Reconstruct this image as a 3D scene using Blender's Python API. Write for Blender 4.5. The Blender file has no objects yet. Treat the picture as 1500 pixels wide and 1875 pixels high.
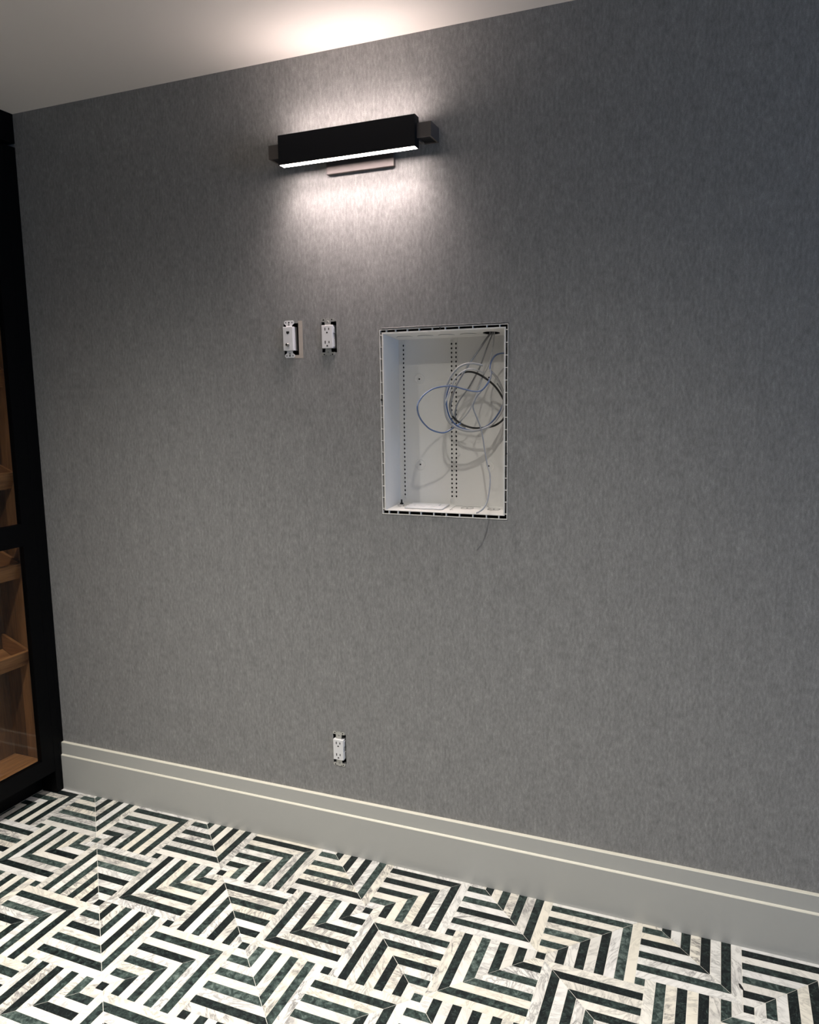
import bpy, bmesh, math, random
from mathutils import Matrix, Vector

# ---------------------------------------------------------------- scene, camera, light
I = 0.0254                       # everything below is written in inches
scene = bpy.context.scene
COL = scene.collection
random.seed(7)

CAM = (75.7517, -82.2968, 57.869)
YAW, PITCH, ROLL = 0.385481, -0.145726, 0.012142
camd = bpy.data.cameras.new('camera')
camd.sensor_fit = 'HORIZONTAL'
camd.sensor_width = 36.0
camd.lens = 1409.764 / 1500 * 36.0
camd.clip_start = 0.02
cam = bpy.data.objects.new('camera', camd)
COL.objects.link(cam)
_R = (Matrix.Rotation(YAW, 3, 'Z') @ Matrix.Rotation(PITCH, 3, 'X') @ Matrix.Rotation(ROLL, 3, 'Y'))
_r, _f, _u = _R.col[0], _R.col[1], _R.col[2]
M = Matrix((_r, _u, -_f)).transposed().to_4x4()
M.translation = Vector(CAM) * I
cam.matrix_world = M
scene.camera = cam

vs = scene.view_settings
vs.view_transform = 'Standard'
vs.look = 'None'
vs.gamma = 1.0
vs.use_curve_mapping = False
vs.exposure = 0.0

world = bpy.data.worlds.new('world')
world.use_nodes = True
world.node_tree.nodes['Background'].inputs['Color'].default_value = (0.86, 0.94, 1.10, 1)
world.node_tree.nodes['Background'].inputs['Strength'].default_value = 0.050
scene.world = world


def downlight(x, y, watts, color=(1.0, 0.95, 0.86), radius=1.0, power=7.0):
    """recessed ceiling can: intensity falls off smoothly away from straight down"""
    l = bpy.data.lights.new('recessed_downlight', 'SPOT')
    l.energy = watts
    l.spot_size = math.radians(172)
    l.spot_blend = 0.1
    l.shadow_soft_size = radius * I
    l.color = color
    l.use_nodes = True
    N, L = l.node_tree.nodes, l.node_tree.links
    em = N['Emission']
    tc = N.new('ShaderNodeTexCoord')
    sp = N.new('ShaderNodeSeparateXYZ')
    ab = N.new('ShaderNodeMath')
    ab.operation = 'ABSOLUTE'
    pw = N.new('ShaderNodeMath')
    pw.operation = 'POWER'
    pw.inputs[1].default_value = power
    L.new(tc.outputs['Normal'], sp.inputs[0])
    L.new(sp.outputs['Z'], ab.inputs[0])
    L.new(ab.outputs[0], pw.inputs[0])
    L.new(pw.outputs[0], em.inputs['Strength'])
    o = bpy.data.objects.new('recessed_downlight', l)
    o.location = (x * I, y * I, 96.0 * I)
    COL.objects.link(o)


downlight(61, -37, 250)
downlight(14, -37, 345)
downlight(106, -37, 150, power=11.0)
downlight(61, -84, 115)
downlight(14, -84, 115)

# cool daylight from a window far along the room to the right
wl = bpy.data.lights.new('window_daylight', 'AREA')
wl.shape = 'RECTANGLE'
wl.size, wl.size_y = 40 * I, 50 * I
wl.energy = 30
wl.color = (0.25, 0.52, 1.0)
wlo = bpy.data.objects.new('window_daylight', wl)
wlo.location = (215 * I, -62 * I, 56 * I)
wlo.rotation_euler = (math.radians(90), 0, math.radians(90))
COL.objects.link(wlo)

# ---------------------------------------------------------------- helpers


def tag(o, label=None, cat=None, group=None, kind=None):
    for k, v in (('label', label), ('category', cat), ('group', group), ('kind', kind)):
        if v:
            o[k] = v
    return o


def empty(name, loc, label, cat, group=None):
    o = bpy.data.objects.new(name, None)
    o.empty_display_size = 0.05
    o.location = Vector(loc) * I
    COL.objects.link(o)
    return tag(o, label, cat, group)


def world_loc(o):
    v = Vector((0, 0, 0))
    while o is not None:
        v = v + o.location
        o = o.parent
    return v


class MB:
    """collects shapes in inches, world coordinates"""

    def __init__(self):
        self.bm = bmesh.new()

    def face(self, pts):
        return self.bm.faces.new([self.bm.verts.new(p) for p in pts])

    def box(self, x0, x1, y0, y1, z0, z1, bev=0.0, seg=2):
        vs_ = [self.bm.verts.new(p) for p in ((x0, y0, z0), (x1, y0, z0), (x1, y1, z0), (x0, y1, z0),
                                              (x0, y0, z1), (x1, y0, z1), (x1, y1, z1), (x0, y1, z1))]
        fs = [self.bm.faces.new([vs_[i] for i in q]) for q in ((0, 3, 2, 1), (4, 5, 6, 7), (0, 1, 5, 4),
                                                              (1, 2, 6, 5), (2, 3, 7, 6), (3, 0, 4, 7))]
        if bev:
            es = list({e for f in fs for e in f.edges})
            bmesh.ops.bevel(self.bm, geom=es, offset=bev, segments=seg, affect='EDGES', profile=0.5)
        return self

    def prism(self, pts, vec, bev=0.0):
        """closed polygon pts (3D, planar) swept by vec"""
        a = [self.bm.verts.new(p) for p in pts]
        b = [self.bm.verts.new(Vector(p) + Vector(vec)) for p in pts]
        n = len(a)
        fs = [self.bm.faces.new(a), self.bm.faces.new(b[::-1])]
        for i in range(n):
            fs.append(self.bm.faces.new([a[i], b[i], b[(i + 1) % n], a[(i + 1) % n]]))
        if bev:
            bmesh.ops.bevel(self.bm, geom=list({e for f in fs for e in f.edges}), offset=bev, segments=2,
                            affect='EDGES', profile=0.5)
        return self

    def cyl(self, c, axis, r, h, n=24, r2=None):
        """cylinder from c along unit axis for h"""
        ax = Vector(axis).normalized()
        t = ax.orthogonal().normalized()
        b = ax.cross(t)
        c = Vector(c)
        r2 = r if r2 is None else r2
        A = [self.bm.verts.new(c + (t * math.cos(2 * math.pi * i / n) + b * math.sin(2 * math.pi * i / n)) * r) for i in range(n)]
        B = [self.bm.verts.new(c + ax * h + (t * math.cos(2 * math.pi * i / n) + b * math.sin(2 * math.pi * i / n)) * r2) for i in range(n)]
        self.bm.faces.new(A[::-1])
        self.bm.faces.new(B)
        for i in range(n):
            self.bm.faces.new([A[i], A[(i + 1) % n], B[(i + 1) % n], B[i]])
        return self

    def ring(self, c, axis, R, r, n=40, m=6, squash=1.0):
        """torus"""
        ax = Vector(axis).normalized()
        t = ax.orthogonal().normalized()
        b = ax.cross(t)
        c = Vector(c)
        g = []
        for i in range(n):
            a = 2 * math.pi * i / n
            d = t * math.cos(a) + b * math.sin(a)
            g.append([self.bm.verts.new(c + d * (R + r * math.cos(2 * math.pi * j / m)) + ax * (r * squash * math.sin(2 * math.pi * j / m))) for j in range(m)])
        for i in range(n):
            for j in range(m):
                self.bm.faces.new([g[i][j], g[(i + 1) % n][j], g[(i + 1) % n][(j + 1) % m], g[i][(j + 1) % m]])
        return self

    def tube(self, pts, r, n=10, sub=8):
        P = [Vector(p) for p in pts]
        Q = []
        for i in range(len(P) - 1):
            p0, p1, p2, p3 = P[max(i - 1, 0)], P[i], P[i + 1], P[min(i + 2, len(P) - 1)]
            for k in range(sub):
                t = k / sub
                Q.append(0.5 * ((2 * p1) + (p2 - p0) * t + (2 * p0 - 5 * p1 + 4 * p2 - p3) * t * t + (3 * p1 - p0 - 3 * p2 + p3) * t ** 3))
        Q.append(P[-1])
        up = None
        rings = []
        for i, q in enumerate(Q):
            d = (Q[min(i + 1, len(Q) - 1)] - Q[max(i - 1, 0)]).normalized()
            if up is None:
                up = d.orthogonal().normalized()
            up = (up - d * up.dot(d)).normalized()
            s = d.cross(up)
            rings.append([self.bm.verts.new(q + (up * math.cos(2 * math.pi * j / n) + s * math.sin(2 * math.pi * j / n)) * r) for j in range(n)])
        for a, b in zip(rings, rings[1:]):
            for j in range(n):
                self.bm.faces.new([a[j], a[(j + 1) % n], b[(j + 1) % n], b[j]])
        self.bm.faces.new(rings[0][::-1])
        self.bm.faces.new(rings[-1])
        return self

    def sheet(self, polys, fn, thick):
        """2D polygons mapped by fn to 3D and thickened"""
        key = {}
        fs = []
        for poly in polys:
            v = []
            for p in poly:
                k = (round(p[0], 4), round(p[1], 4))
                if k not in key:
                    key[k] = self.bm.verts.new(fn(*p))
                if not v or v[-1] is not key[k]:
                    v.append(key[k])
            if len(set(v)) > 2:
                fs.append(self.bm.faces.new(v))
        bmesh.ops.recalc_face_normals(self.bm, faces=fs)
        bmesh.ops.solidify(self.bm, geom=fs, thickness=thick)
        return self

    def build(self, name, mat, parent=None, smooth=False, origin=None, kind=None, recalc=True):
        bm = self.bm
        if recalc:
            bmesh.ops.recalc_face_normals(bm, faces=bm.faces[:])
        base = world_loc(parent) if parent is not None else Vector((0, 0, 0))
        if origin is None:
            lo = Vector([min(v.co[i] for v in bm.verts) for i in range(3)])
            hi = Vector([max(v.co[i] for v in bm.verts) for i in range(3)])
            origin = Vector(((lo.x + hi.x) / 2, (lo.y + hi.y) / 2, lo.z))
        org = Vector(origin)
        for v in bm.verts:
            v.co = (v.co - org) * I
        if smooth:
            for f in bm.faces:
                f.smooth = True
        me = bpy.data.meshes.new(name)
        bm.to_mesh(me)
        bm.free()
        for m in (mat if isinstance(mat, (list, tuple)) else [mat]):
            me.materials.append(m)
        o = bpy.data.objects.new(name, me)
        COL.objects.link(o)
        o.location = org * I - base
        if parent is not None:
            o.parent = parent
        if smooth:
            try:
                me.set_sharp_from_angle(angle=math.radians(40))
            except Exception:
                pass
        if kind:
            o['kind'] = kind
        return o


def hole_cell(x0, x1, z0, z1, cx, cz, ring):
    """rectangle with an n-gon hole (n multiple of 4, ring ordered ccw from the +x point)"""
    n = len(ring)
    q = n // 4
    mids = [(x1, cz), (cx, z1), (x0, cz), (cx, z0)]
    cors = [(x1, z1), (x0, z1), (x0, z0), (x1, z0)]
    out = []
    for k in range(4):
        seg = [ring[(k * q + i) % n] for i in range(q + 1)]
        out.append([mids[k], cors[k], mids[(k + 1) % 4]] + seg[::-1])
    return out


# ---------------------------------------------------------------- materials
def nt(name):
    m = bpy.data.materials.new(name)
    m.use_nodes = True
    t = m.node_tree
    return m, t, t.nodes, t.links, t.nodes['Principled BSDF']


def plain(name, col, rough=0.5, metal=0.0, spec=0.5, var=0.06, scale=60.0, bump=0.0, coat=0.0):
    m, t, N, L, b = nt(name)
    tc = N.new('ShaderNodeTexCoord')
    no = N.new('ShaderNodeTexNoise')
    no.inputs['Scale'].default_value = scale
    no.inputs['Detail'].default_value = 4
    L.new(tc.outputs['Object'], no.inputs['Vector'])
    mr = N.new('ShaderNodeMapRange')
    mr.inputs['To Min'].default_value = 1 - var
    mr.inputs['To Max'].default_value = 1 + var
    L.new(no.outputs['Fac'], mr.inputs['Value'])
    mx = N.new('ShaderNodeMix')
    mx.data_type = 'RGBA'
    mx.blend_type = 'MULTIPLY'
    mx.inputs['Factor'].default_value = 1
    mx.inputs['A'].default_value = (*col, 1)
    L.new(mr.outputs['Result'], mx.inputs['B'])
    L.new(mx.outputs['Result'], b.inputs['Base Color'])
    b.inputs['Roughness'].default_value = rough
    b.inputs['Metallic'].default_value = metal
    b.inputs['Specular IOR Level'].default_value = spec
    b.inputs['Coat Weight'].default_value = coat
    if bump:
        bp = N.new('ShaderNodeBump')
        bp.inputs['Strength'].default_value = bump
        bp.inputs['Distance'].default_value = 0.001
        L.new(no.outputs['Fac'], bp.inputs['Height'])
        L.new(bp.outputs['Normal'], b.inputs['Normal'])
    return m


def math_node(N, L, op, a, b_=None, c=None):
    n = N.new('ShaderNodeMath')
    n.operation = op
    for i, v in enumerate((a, b_, c)):
        if v is None:
            continue
        if isinstance(v, (int, float)):
            n.inputs[i].default_value = v
        else:
            L.new(v, n.inputs[i])
    return n.outputs[0]


def ramp(N, L, fac, stops, interp='LINEAR'):
    r = N.new('ShaderNodeValToRGB')
    r.color_ramp.interpolation = interp
    e = r.color_ramp.elements
    while len(e) < len(stops):
        e.new(0.5)
    for el, (p, c) in zip(e, stops):
        el.position = p
        el.color = (*c, 1) if len(c) == 3 else c
    L.new(fac, r.inputs['Fac'])
    return r.outputs['Color']


def wallpaper():
    m, t, N, L, b = nt('grey_flecked_wallpaper')
    g = N.new('ShaderNodeNewGeometry')
    mp = N.new('ShaderNodeMapping')
    mp.inputs['Scale'].default_value = (1.0, 1.0, 0.36)
    L.new(g.outputs['Position'], mp.inputs['Vector'])

    def noise(scale, detail, rough, vec=mp.outputs['Vector']):
        n = N.new('ShaderNodeTexNoise')
        n.inputs['Scale'].default_value = scale
        n.inputs['Detail'].default_value = detail
        n.inputs['Roughness'].default_value = rough
        L.new(vec, n.inputs['Vector'])
        return n.outputs['Fac']
    n1 = noise(150, 4, 0.65)
    n2 = noise(34, 3, 0.6)
    n3 = noise(520, 2, 0.6, g.outputs['Position'])
    a = math_node(N, L, 'MULTIPLY_ADD', n1, 0.46, 0.0)
    a = math_node(N, L, 'MULTIPLY_ADD', n2, 0.18, a)
    a = math_node(N, L, 'MULTIPLY_ADD', n3, 0.36, a)
    c = ramp(N, L, a, [(0.35, (0.155, 0.154, 0.155)), (0.47, (0.222, 0.221, 0.222)), (0.53, (0.255, 0.254, 0.255)), (0.65, (0.370, 0.368, 0.366))])
    L.new(c, b.inputs['Base Color'])
    b.inputs['Roughness'].default_value = 0.52
    b.inputs['Specular IOR Level'].default_value = 0.35
    bp = N.new('ShaderNodeBump')
    bp.inputs['Strength'].default_value = 0.45
    bp.inputs['Distance'].default_value = 0.0012
    L.new(a, bp.inputs['Height'])
    L.new(bp.outputs['Normal'], b.inputs['Normal'])
    return m


def piece_rand(N, L):
    oi = N.new('ShaderNodeObjectInfo')
    at = N.new('ShaderNodeAttribute')
    at.attribute_name = 'piece_rnd'
    return math_node(N, L, 'FRACT', math_node(N, L, 'ADD', oi.outputs['Random'], at.outputs['Fac']))


def marble_coords(N, L, rnd):
    g = N.new('ShaderNodeNewGeometry')
    off = N.new('ShaderNodeCombineXYZ')
    L.new(math_node(N, L, 'MULTIPLY', rnd, 37.0), off.inputs[0])
    L.new(math_node(N, L, 'MULTIPLY', rnd, 91.0), off.inputs[1])
    L.new(math_node(N, L, 'MULTIPLY', rnd, 53.0), off.inputs[2])
    ad = N.new('ShaderNodeVectorMath')
    ad.operation = 'ADD'
    rt = N.new('ShaderNodeVectorRotate')
    rt.rotation_type = 'Z_AXIS'
    L.new(g.outputs['Position'], rt.inputs['Vector'])
    L.new(math_node(N, L, 'MULTIPLY', math_node(N, L, 'FRACT', math_node(N, L, 'MULTIPLY', rnd, 17.3)), 6.28), rt.inputs['Angle'])
    L.new(rt.outputs['Vector'], ad.inputs[0])
    L.new(off.outputs['Vector'], ad.inputs[1])
    return ad.outputs['Vector']


def white_marble():
    m, t, N, L, b = nt('white_veined_marble')
    rnd = piece_rand(N, L)
    v = marble_coords(N, L, rnd)
    mp = N.new('ShaderNodeMapping')
    mp.inputs['Scale'].default_value = (1.0, 0.35, 1.0)
    L.new(v, mp.inputs['Vector'])
    n1 = N.new('ShaderNodeTexNoise')
    n1.inputs['Scale'].default_value = 34
    n1.inputs['Detail'].default_value = 6
    n1.inputs['Roughness'].default_value = 0.62
    n1.inputs['Distortion'].default_value = 1.4
    L.new(mp.outputs['Vector'], n1.inputs['Vector'])
    # thin veins where the noise crosses its middle
    d = math_node(N, L, 'ABSOLUTE', math_node(N, L, 'SUBTRACT', n1.outputs['Fac'], 0.5))
    vein = ramp(N, L, d, [(0.0, (1, 1, 1)), (0.02, (0.6, 0.6, 0.6)), (0.06, (0.16, 0.16, 0.16)), (0.13, (0, 0, 0))])
    n2 = N.new('ShaderNodeTexNoise')
    n2.inputs['Scale'].default_value = 14
    n2.inputs['Detail'].default_value = 3
    L.new(v, n2.inputs['Vector'])
    mask = ramp(N, L, n2.outputs['Fac'], [(0.33, (0, 0, 0)), (0.55, (1, 1, 1))])
    r2 = math_node(N, L, 'FRACT', math_node(N, L, 'MULTIPLY', rnd, 7.77))
    amt = ramp(N, L, r2, [(0.0, (0.25,) * 3), (0.35, (0.5,) * 3), (0.75, (0.85,) * 3), (1.0, (1,) * 3)])
    f = math_node(N, L, 'MULTIPLY', math_node(N, L, 'MULTIPLY', vein, mask), amt)
    # broad grey clouds in the more veined pieces
    n3 = N.new('ShaderNodeTexNoise')
    n3.inputs['Scale'].default_value = 22
    n3.inputs['Detail'].default_value = 4
    n3.inputs['Distortion'].default_value = 2.0
    L.new(mp.outputs['Vector'], n3.inputs['Vector'])
    cloud = ramp(N, L, n3.outputs['Fac'], [(0.5, (0, 0, 0)), (0.68, (1, 1, 1))])
    amt2 = ramp(N, L, r2, [(0.25, (0.05,) * 3), (0.7, (0.4,) * 3), (1.0, (0.85,) * 3)])
    f2 = math_node(N, L, 'MULTIPLY', cloud, amt2)
    r3 = math_node(N, L, 'FRACT', math_node(N, L, 'MULTIPLY', rnd, 3.31))
    base = ramp(N, L, r3, [(0.0, (0.69, 0.68, 0.665)), (0.35, (0.71, 0.695, 0.66)), (0.6, (0.70, 0.655, 0.56)), (0.8, (0.62, 0.605, 0.58)), (1.0, (0.69, 0.65, 0.56))])
    mx = N.new('ShaderNodeMix')
    mx.data_type = 'RGBA'
    L.new(f2, mx.inputs['Factor'])
    L.new(base, mx.inputs['A'])
    mx.inputs['B'].default_value = (0.36, 0.345, 0.34, 1)
    mx2 = N.new('ShaderNodeMix')
    mx2.data_type = 'RGBA'
    L.new(f, mx2.inputs['Factor'])
    L.new(mx.outputs['Result'], mx2.inputs['A'])
    mx2.inputs['B'].default_value = (0.13, 0.125, 0.125, 1)
    L.new(mx2.outputs['Result'], b.inputs['Base Color'])
    b.inputs['Roughness'].default_value = 0.42
    b.inputs['Specular IOR Level'].default_value = 0.3
    return m


def dark_marble():
    m, t, N, L, b = nt('dark_green_marble')
    rnd = piece_rand(N, L)
    v = marble_coords(N, L, rnd)
    n1 = N.new('ShaderNodeTexNoise')
    n1.inputs['Scale'].default_value = 70
    n1.inputs['Detail'].default_value = 6
    n1.inputs['Roughness'].default_value = 0.7
    n1.inputs['Distortion'].default_value = 0.6
    L.new(v, n1.inputs['Vector'])
    r2 = math_node(N, L, 'FRACT', math_node(N, L, 'MULTIPLY', rnd, 7.77))
    lift = math_node(N, L, 'MULTIPLY_ADD', r2, 0.30, -0.20)
    f = math_node(N, L, 'ADD', n1.outputs['Fac'], lift)
    c = ramp(N, L, f, [(0.33, (0.003, 0.005, 0.006)), (0.45, (0.011, 0.018, 0.0175)), (0.57, (0.033, 0.050, 0.046)), (0.72, (0.12, 0.155, 0.143))])
    n2 = N.new('ShaderNodeTexNoise')
    n2.inputs['Scale'].default_value = 28
    n2.inputs['Detail'].default_value = 3
    n2.inputs['Distortion'].default_value = 2.5
    L.new(v, n2.inputs['Vector'])
    d = math_node(N, L, 'ABSOLUTE', math_node(N, L, 'SUBTRACT', n2.outputs['Fac'], 0.5))
    vein = ramp(N, L, d, [(0.0, (0.3,) * 3), (0.006, (0.1,) * 3), (0.015, (0, 0, 0))])
    mx = N.new('ShaderNodeMix')
    mx.data_type = 'RGBA'
    L.new(vein, mx.inputs['Factor'])
    L.new(c, mx.inputs['A'])
    mx.inputs['B'].default_value = (0.16, 0.24, 0.21, 1)
    L.new(mx.outputs['Result'], b.inputs['Base Color'])
    b.inputs['Roughness'].default_value = 0.45
    b.inputs['Specular IOR Level'].default_value = 0.3
    return m


def wood(name, dark, light, axis, scale=1.0):
    """grain running along axis 'X','Y' or 'Z'"""
    m, t, N, L, b = nt(name)
    tc = N.new('ShaderNodeNewGeometry')
    oi = N.new('ShaderNodeObjectInfo')
    off = N.new('ShaderNodeVectorMath')
    off.operation = 'ADD'
    sc = N.new('ShaderNodeVectorMath')
    sc.operation = 'SCALE'
    sc.inputs[0].default_value = (3.1, 5.7, 9.3)
    L.new(oi.outputs['Random'], sc.inputs['Scale'])
    L.new(tc.outputs['Position'], off.inputs[0])
    L.new(sc.outputs['Vector'], off.inputs[1])
    mp = N.new('ShaderNodeMapping')
    s = {'X': (0.09, 1, 1), 'Y': (1, 0.09, 1), 'Z': (1, 1, 0.09)}[axis]
    mp.inputs['Scale'].default_value = [k * scale for k in s]
    L.new(off.outputs['Vector'], mp.inputs['Vector'])
    n1 = N.new('ShaderNodeTexNoise')
    n1.inputs['Scale'].default_value = 26
    n1.inputs['Detail'].default_value = 8
    n1.inputs['Roughness'].default_value = 0.6
    n1.inputs['Distortion'].default_value = 0.8
    L.new(mp.outputs['Vector'], n1.inputs['Vector'])
    n2 = N.new('ShaderNodeTexNoise')
    n2.inputs['Scale'].default_value = 180
    n2.inputs['Detail'].default_value = 3
    L.new(mp.outputs['Vector'], n2.inputs['Vector'])
    f = math_node(N, L, 'MULTIPLY_ADD', n2.outputs['Fac'], 0.3, math_node(N, L, 'MULTIPLY', n1.outputs['Fac'], 0.7))
    mid = tuple((a + b_) / 2 for a, b_ in zip(dark, light))
    c = ramp(N, L, f, [(0.35, dark), (0.5, mid), (0.66, light)])
    L.new(c, b.inputs['Base Color'])
    b.inputs['Roughness'].default_value = 0.5
    bp = N.new('ShaderNodeBump')
    bp.inputs['Strength'].default_value = 0.15
    bp.inputs['Distance'].default_value = 0.001
    L.new(f, bp.inputs['Height'])
    L.new(bp.outputs['Normal'], b.inputs['Normal'])
    return m


def glass_mat():
    m, t, N, L, b = nt('clear_cabinet_glass')
    N.remove(b)
    out = N['Material Output']
    tr = N.new('ShaderNodeBsdfTransparent')
    tr.inputs['Color'].default_value = (0.94, 0.95, 0.94, 1)
    gl = N.new('ShaderNodeBsdfGlossy')
    gl.inputs['Roughness'].default_value = 0.02
    fr = N.new('ShaderNodeFresnel')
    ge = N.new('ShaderNodeNewGeometry')
    L.new(math_node(N, L, 'MULTIPLY_ADD', ge.outputs['Backfacing'], 1 / 1.5 - 1.5, 1.5), fr.inputs['IOR'])
    mx = N.new('ShaderNodeMixShader')
    L.new(math_node(N, L, 'MULTIPLY', fr.outputs[0], math_node(N, L, 'SUBTRACT', 1.0, ge.outputs['Backfacing'])), mx.inputs[0])
    L.new(tr.outputs[0], mx.inputs[1])
    L.new(gl.outputs[0], mx.inputs[2])
    L.new(mx.outputs[0], out.inputs['Surface'])
    return m


def emissive(name, col, strength):
    m, t, N, L, b = nt(name)
    b.inputs['Base Color'].default_value = (0.9, 0.9, 0.88, 1)
    b.inputs['Emission Color'].default_value = (*col, 1)
    b.inputs['Emission Strength'].default_value = strength
    return m


M_PAPER = wallpaper()
M_CEIL = plain('warm_white_ceiling_paint', (0.70, 0.665, 0.635), 0.75, var=0.015, scale=300, bump=0.05)
M_BASE = plain('greige_satin_trim_paint', (0.46, 0.46, 0.44), 0.38, var=0.015, scale=40)
M_CREAM = plain('cream_edge', (0.66, 0.635, 0.55), 0.5, var=0.03)  # paler cream for the baseboard's upward-facing step and top edges
M_GROUT = plain('white_grout', (0.74, 0.72, 0.67), 0.9, var=0.05, scale=200)
M_WHITEM = white_marble()
M_DARKM = dark_marble()
M_BLACK = plain('matte_black_paint', (0.0065, 0.007, 0.009), 0.5, spec=0.25, var=0.05)
M_CABBLK = plain('black_lacquered_wood', (0.0012, 0.0013, 0.0017), 0.5, spec=0.10, var=0.08, scale=20)
M_BRONZE = plain('dark_bronze_metal', (0.12, 0.106, 0.10), 0.45, metal=0.3, var=0.05)
M_PLATE = plain('taupe_metal_backplate', (0.105, 0.09, 0.088), 0.45, metal=0.3, var=0.04)
M_GLOW = emissive('lit_lower_diffuser', (1.0, 0.84, 0.79), 40.0)
M_GLOWUP = emissive('lit_upper_diffuser', (1.0, 0.84, 0.78), 44.0)
M_PLASTIC = plain('white_device_plastic', (0.72, 0.72, 0.74), 0.3, var=0.01)
M_ENCL = plain('white_enclosure_plastic', (0.74, 0.73, 0.71), 0.5, var=0.015, scale=120)
M_STEEL = plain('zinc_plated_steel', (0.48, 0.48, 0.46), 0.35, metal=0.55, var=0.25, scale=300)
M_DARK = plain('black_plastic_and_void_shade', (0.004, 0.004, 0.005), 0.6, var=0.05)  # black parts; also paints the shade in holes and wall cavity
M_BARE = plain('bare_beige_drywall_paper', (0.42, 0.37, 0.33), 0.85, var=0.10, scale=150, bump=0.1)
M_BRASS = plain('nickel_connector', (0.35, 0.33, 0.30), 0.3, metal=0.9, var=0.2, scale=400)
M_GROOVE = plain('moulded_plastic_edge', (0.34, 0.335, 0.33), 0.5, var=0.05)
M_CGREY = plain('light_grey_cable_jacket', (0.27, 0.27, 0.27), 0.35, var=0.06)
M_CLOOP = plain('mid_grey_cable_jacket', (0.34, 0.34, 0.345), 0.35, var=0.06)
M_CWHITE = plain('white_cable_jacket', (0.46, 0.46, 0.46), 0.35, var=0.05)
M_CBLUE = plain('blue_cable_jacket', (0.085, 0.135, 0.27), 0.25, var=0.08, spec=1.0)
M_CPALE = plain('pale_blue_grey_cable_jacket', (0.29, 0.30, 0.33), 0.3, var=0.08)
M_CBLACK = plain('black_coaxial_jacket', (0.012, 0.012, 0.012), 0.35, var=0.05)
M_WOODV = wood('walnut_vertical_grain', (0.045, 0.016, 0.006), (0.20, 0.088, 0.032), 'Z')
M_WOODVL = wood('light_walnut_vertical_grain', (0.14, 0.058, 0.020), (0.31, 0.145, 0.056), 'Z')
M_WOODH = wood('walnut_horizontal_grain', (0.17, 0.064, 0.021), (0.43, 0.20, 0.074), 'Y')
M_WOODX = wood('walnut_side_grain', (0.17, 0.064, 0.022), (0.36, 0.16, 0.058), 'X')
M_GLASS = glass_mat()

H = 96.376
WX0, WX1 = -60.0, 150.0

# ---------------------------------------------------------------- the setting
# wall with openings for the recessed enclosure and the three device boxes
HOLES = [(38.86, 54.12, 44.40, 65.80), (26.32, 28.32, 63.25, 67.0), (31.48, 33.42, 63.40, 66.98), (31.50, 33.30, 12.02, 15.92)]
xs = sorted({WX0, WX1, *[h[i] for h in HOLES for i in (0, 1)]})
zs = sorted({-0.5, H, *[h[i] for h in HOLES for i in (2, 3)]})
polys = []
for xa, xb in zip(xs, xs[1:]):
    for za, zb in zip(zs, zs[1:]):
        cx, cz = (xa + xb) / 2, (za + zb) / 2
        if any(h[0] < cx < h[1] and h[2] < cz < h[3] for h in HOLES):
            continue
        polys.append([(xa, za), (xb, za), (xb, zb), (xa, zb)])
w = MB()
key = {}
for poly in polys:
    for y in (0.0, 0.55):
        v = []
        for p in poly:
            k = (p[0], y, p[1])
            if k not in key:
                key[k] = w.bm.verts.new((p[0], y, p[1]))
            v.append(key[k])
        w.bm.faces.new(v if y == 0 else v[::-1]).material_index = 0 if y == 0 else 1
for x0, x1, z0, z1 in HOLES:
    for (a, b) in (((x0, z0), (x1, z0)), ((x1, z0), (x1, z1)), ((x1, z1), (x0, z1)), ((x0, z1), (x0, z0))):
        w.face([(a[0], 0, a[1]), (b[0], 0, b[1]), (b[0], 0.55, b[1]), (a[0], 0.55, a[1])])
# closed cavity behind the boards, painted black for its shade
w.face([(WX0, 6, -0.5), (WX1, 6, -0.5), (WX1, 6, H), (WX0, 6, H)]).material_index = 1
for (a, b) in (((WX0, -0.5), (WX1, -0.5)), ((WX1, -0.5), (WX1, H)), ((WX1, H), (WX0, H)), ((WX0, H), (WX0, -0.5))):
    w.face([(a[0], 0, a[1]), (b[0], 0, b[1]), (b[0], 6, b[1]), (a[0], 6, a[1])]).material_index = 1
wall = w.build('wall_back', [M_PAPER, M_DARK], recalc=False, origin=(0, 0, 0))
tag(wall, 'grey flecked wallpapered wall around the recessed white box', 'wall', kind='structure')

c = MB().box(WX0, WX1, -150, 6, H, H + 2).build('ceiling', M_CEIL)
tag(c, 'smooth warm white ceiling above the wall light', 'ceiling', kind='structure')

# floor: grout bed, with every marble strip a piece of its own
fl = MB().box(WX0, WX1, -150, 6, -2, -0.035).build('floor', M_GROUT, origin=(0, 0, -0.035))
tag(fl, 'marble mosaic floor of green and white mitred strips', 'floor', kind='structure')

VW = 9.144                 # wall position in the mosaic's own grid
GAP = 0.022
_ri = _R.inverted()


def project(x, y, z):
    d = _ri @ (Vector((x, y, z)) - Vector(CAM))
    if d.y < 1:
        return None
    return 750 + 1409.764 * d.x / d.y, 937.5 - 1409.764 * d.z / d.y


def clip(poly, a, b, c_):
    """keep a*x+b*y<=c"""
    out = []
    for i in range(len(poly)):
        p, q = poly[i], poly[(i + 1) % len(poly)]
        dp, dq = a * p[0] + b * p[1] - c_, a * q[0] + b * q[1] - c_
        if dp <= 0:
            out.append(p)
        if dp * dq < 0:
            t_ = dp / (dp - dq)
            out.append((p[0] + (q[0] - p[0]) * t_, p[1] + (q[1] - p[1]) * t_))
    return out


def area(poly):
    return 0.5 * sum(poly[i][0] * poly[(i + 1) % len(poly)][1] - poly[(i + 1) % len(poly)][0] * poly[i][1] for i in range(len(poly)))


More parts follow.
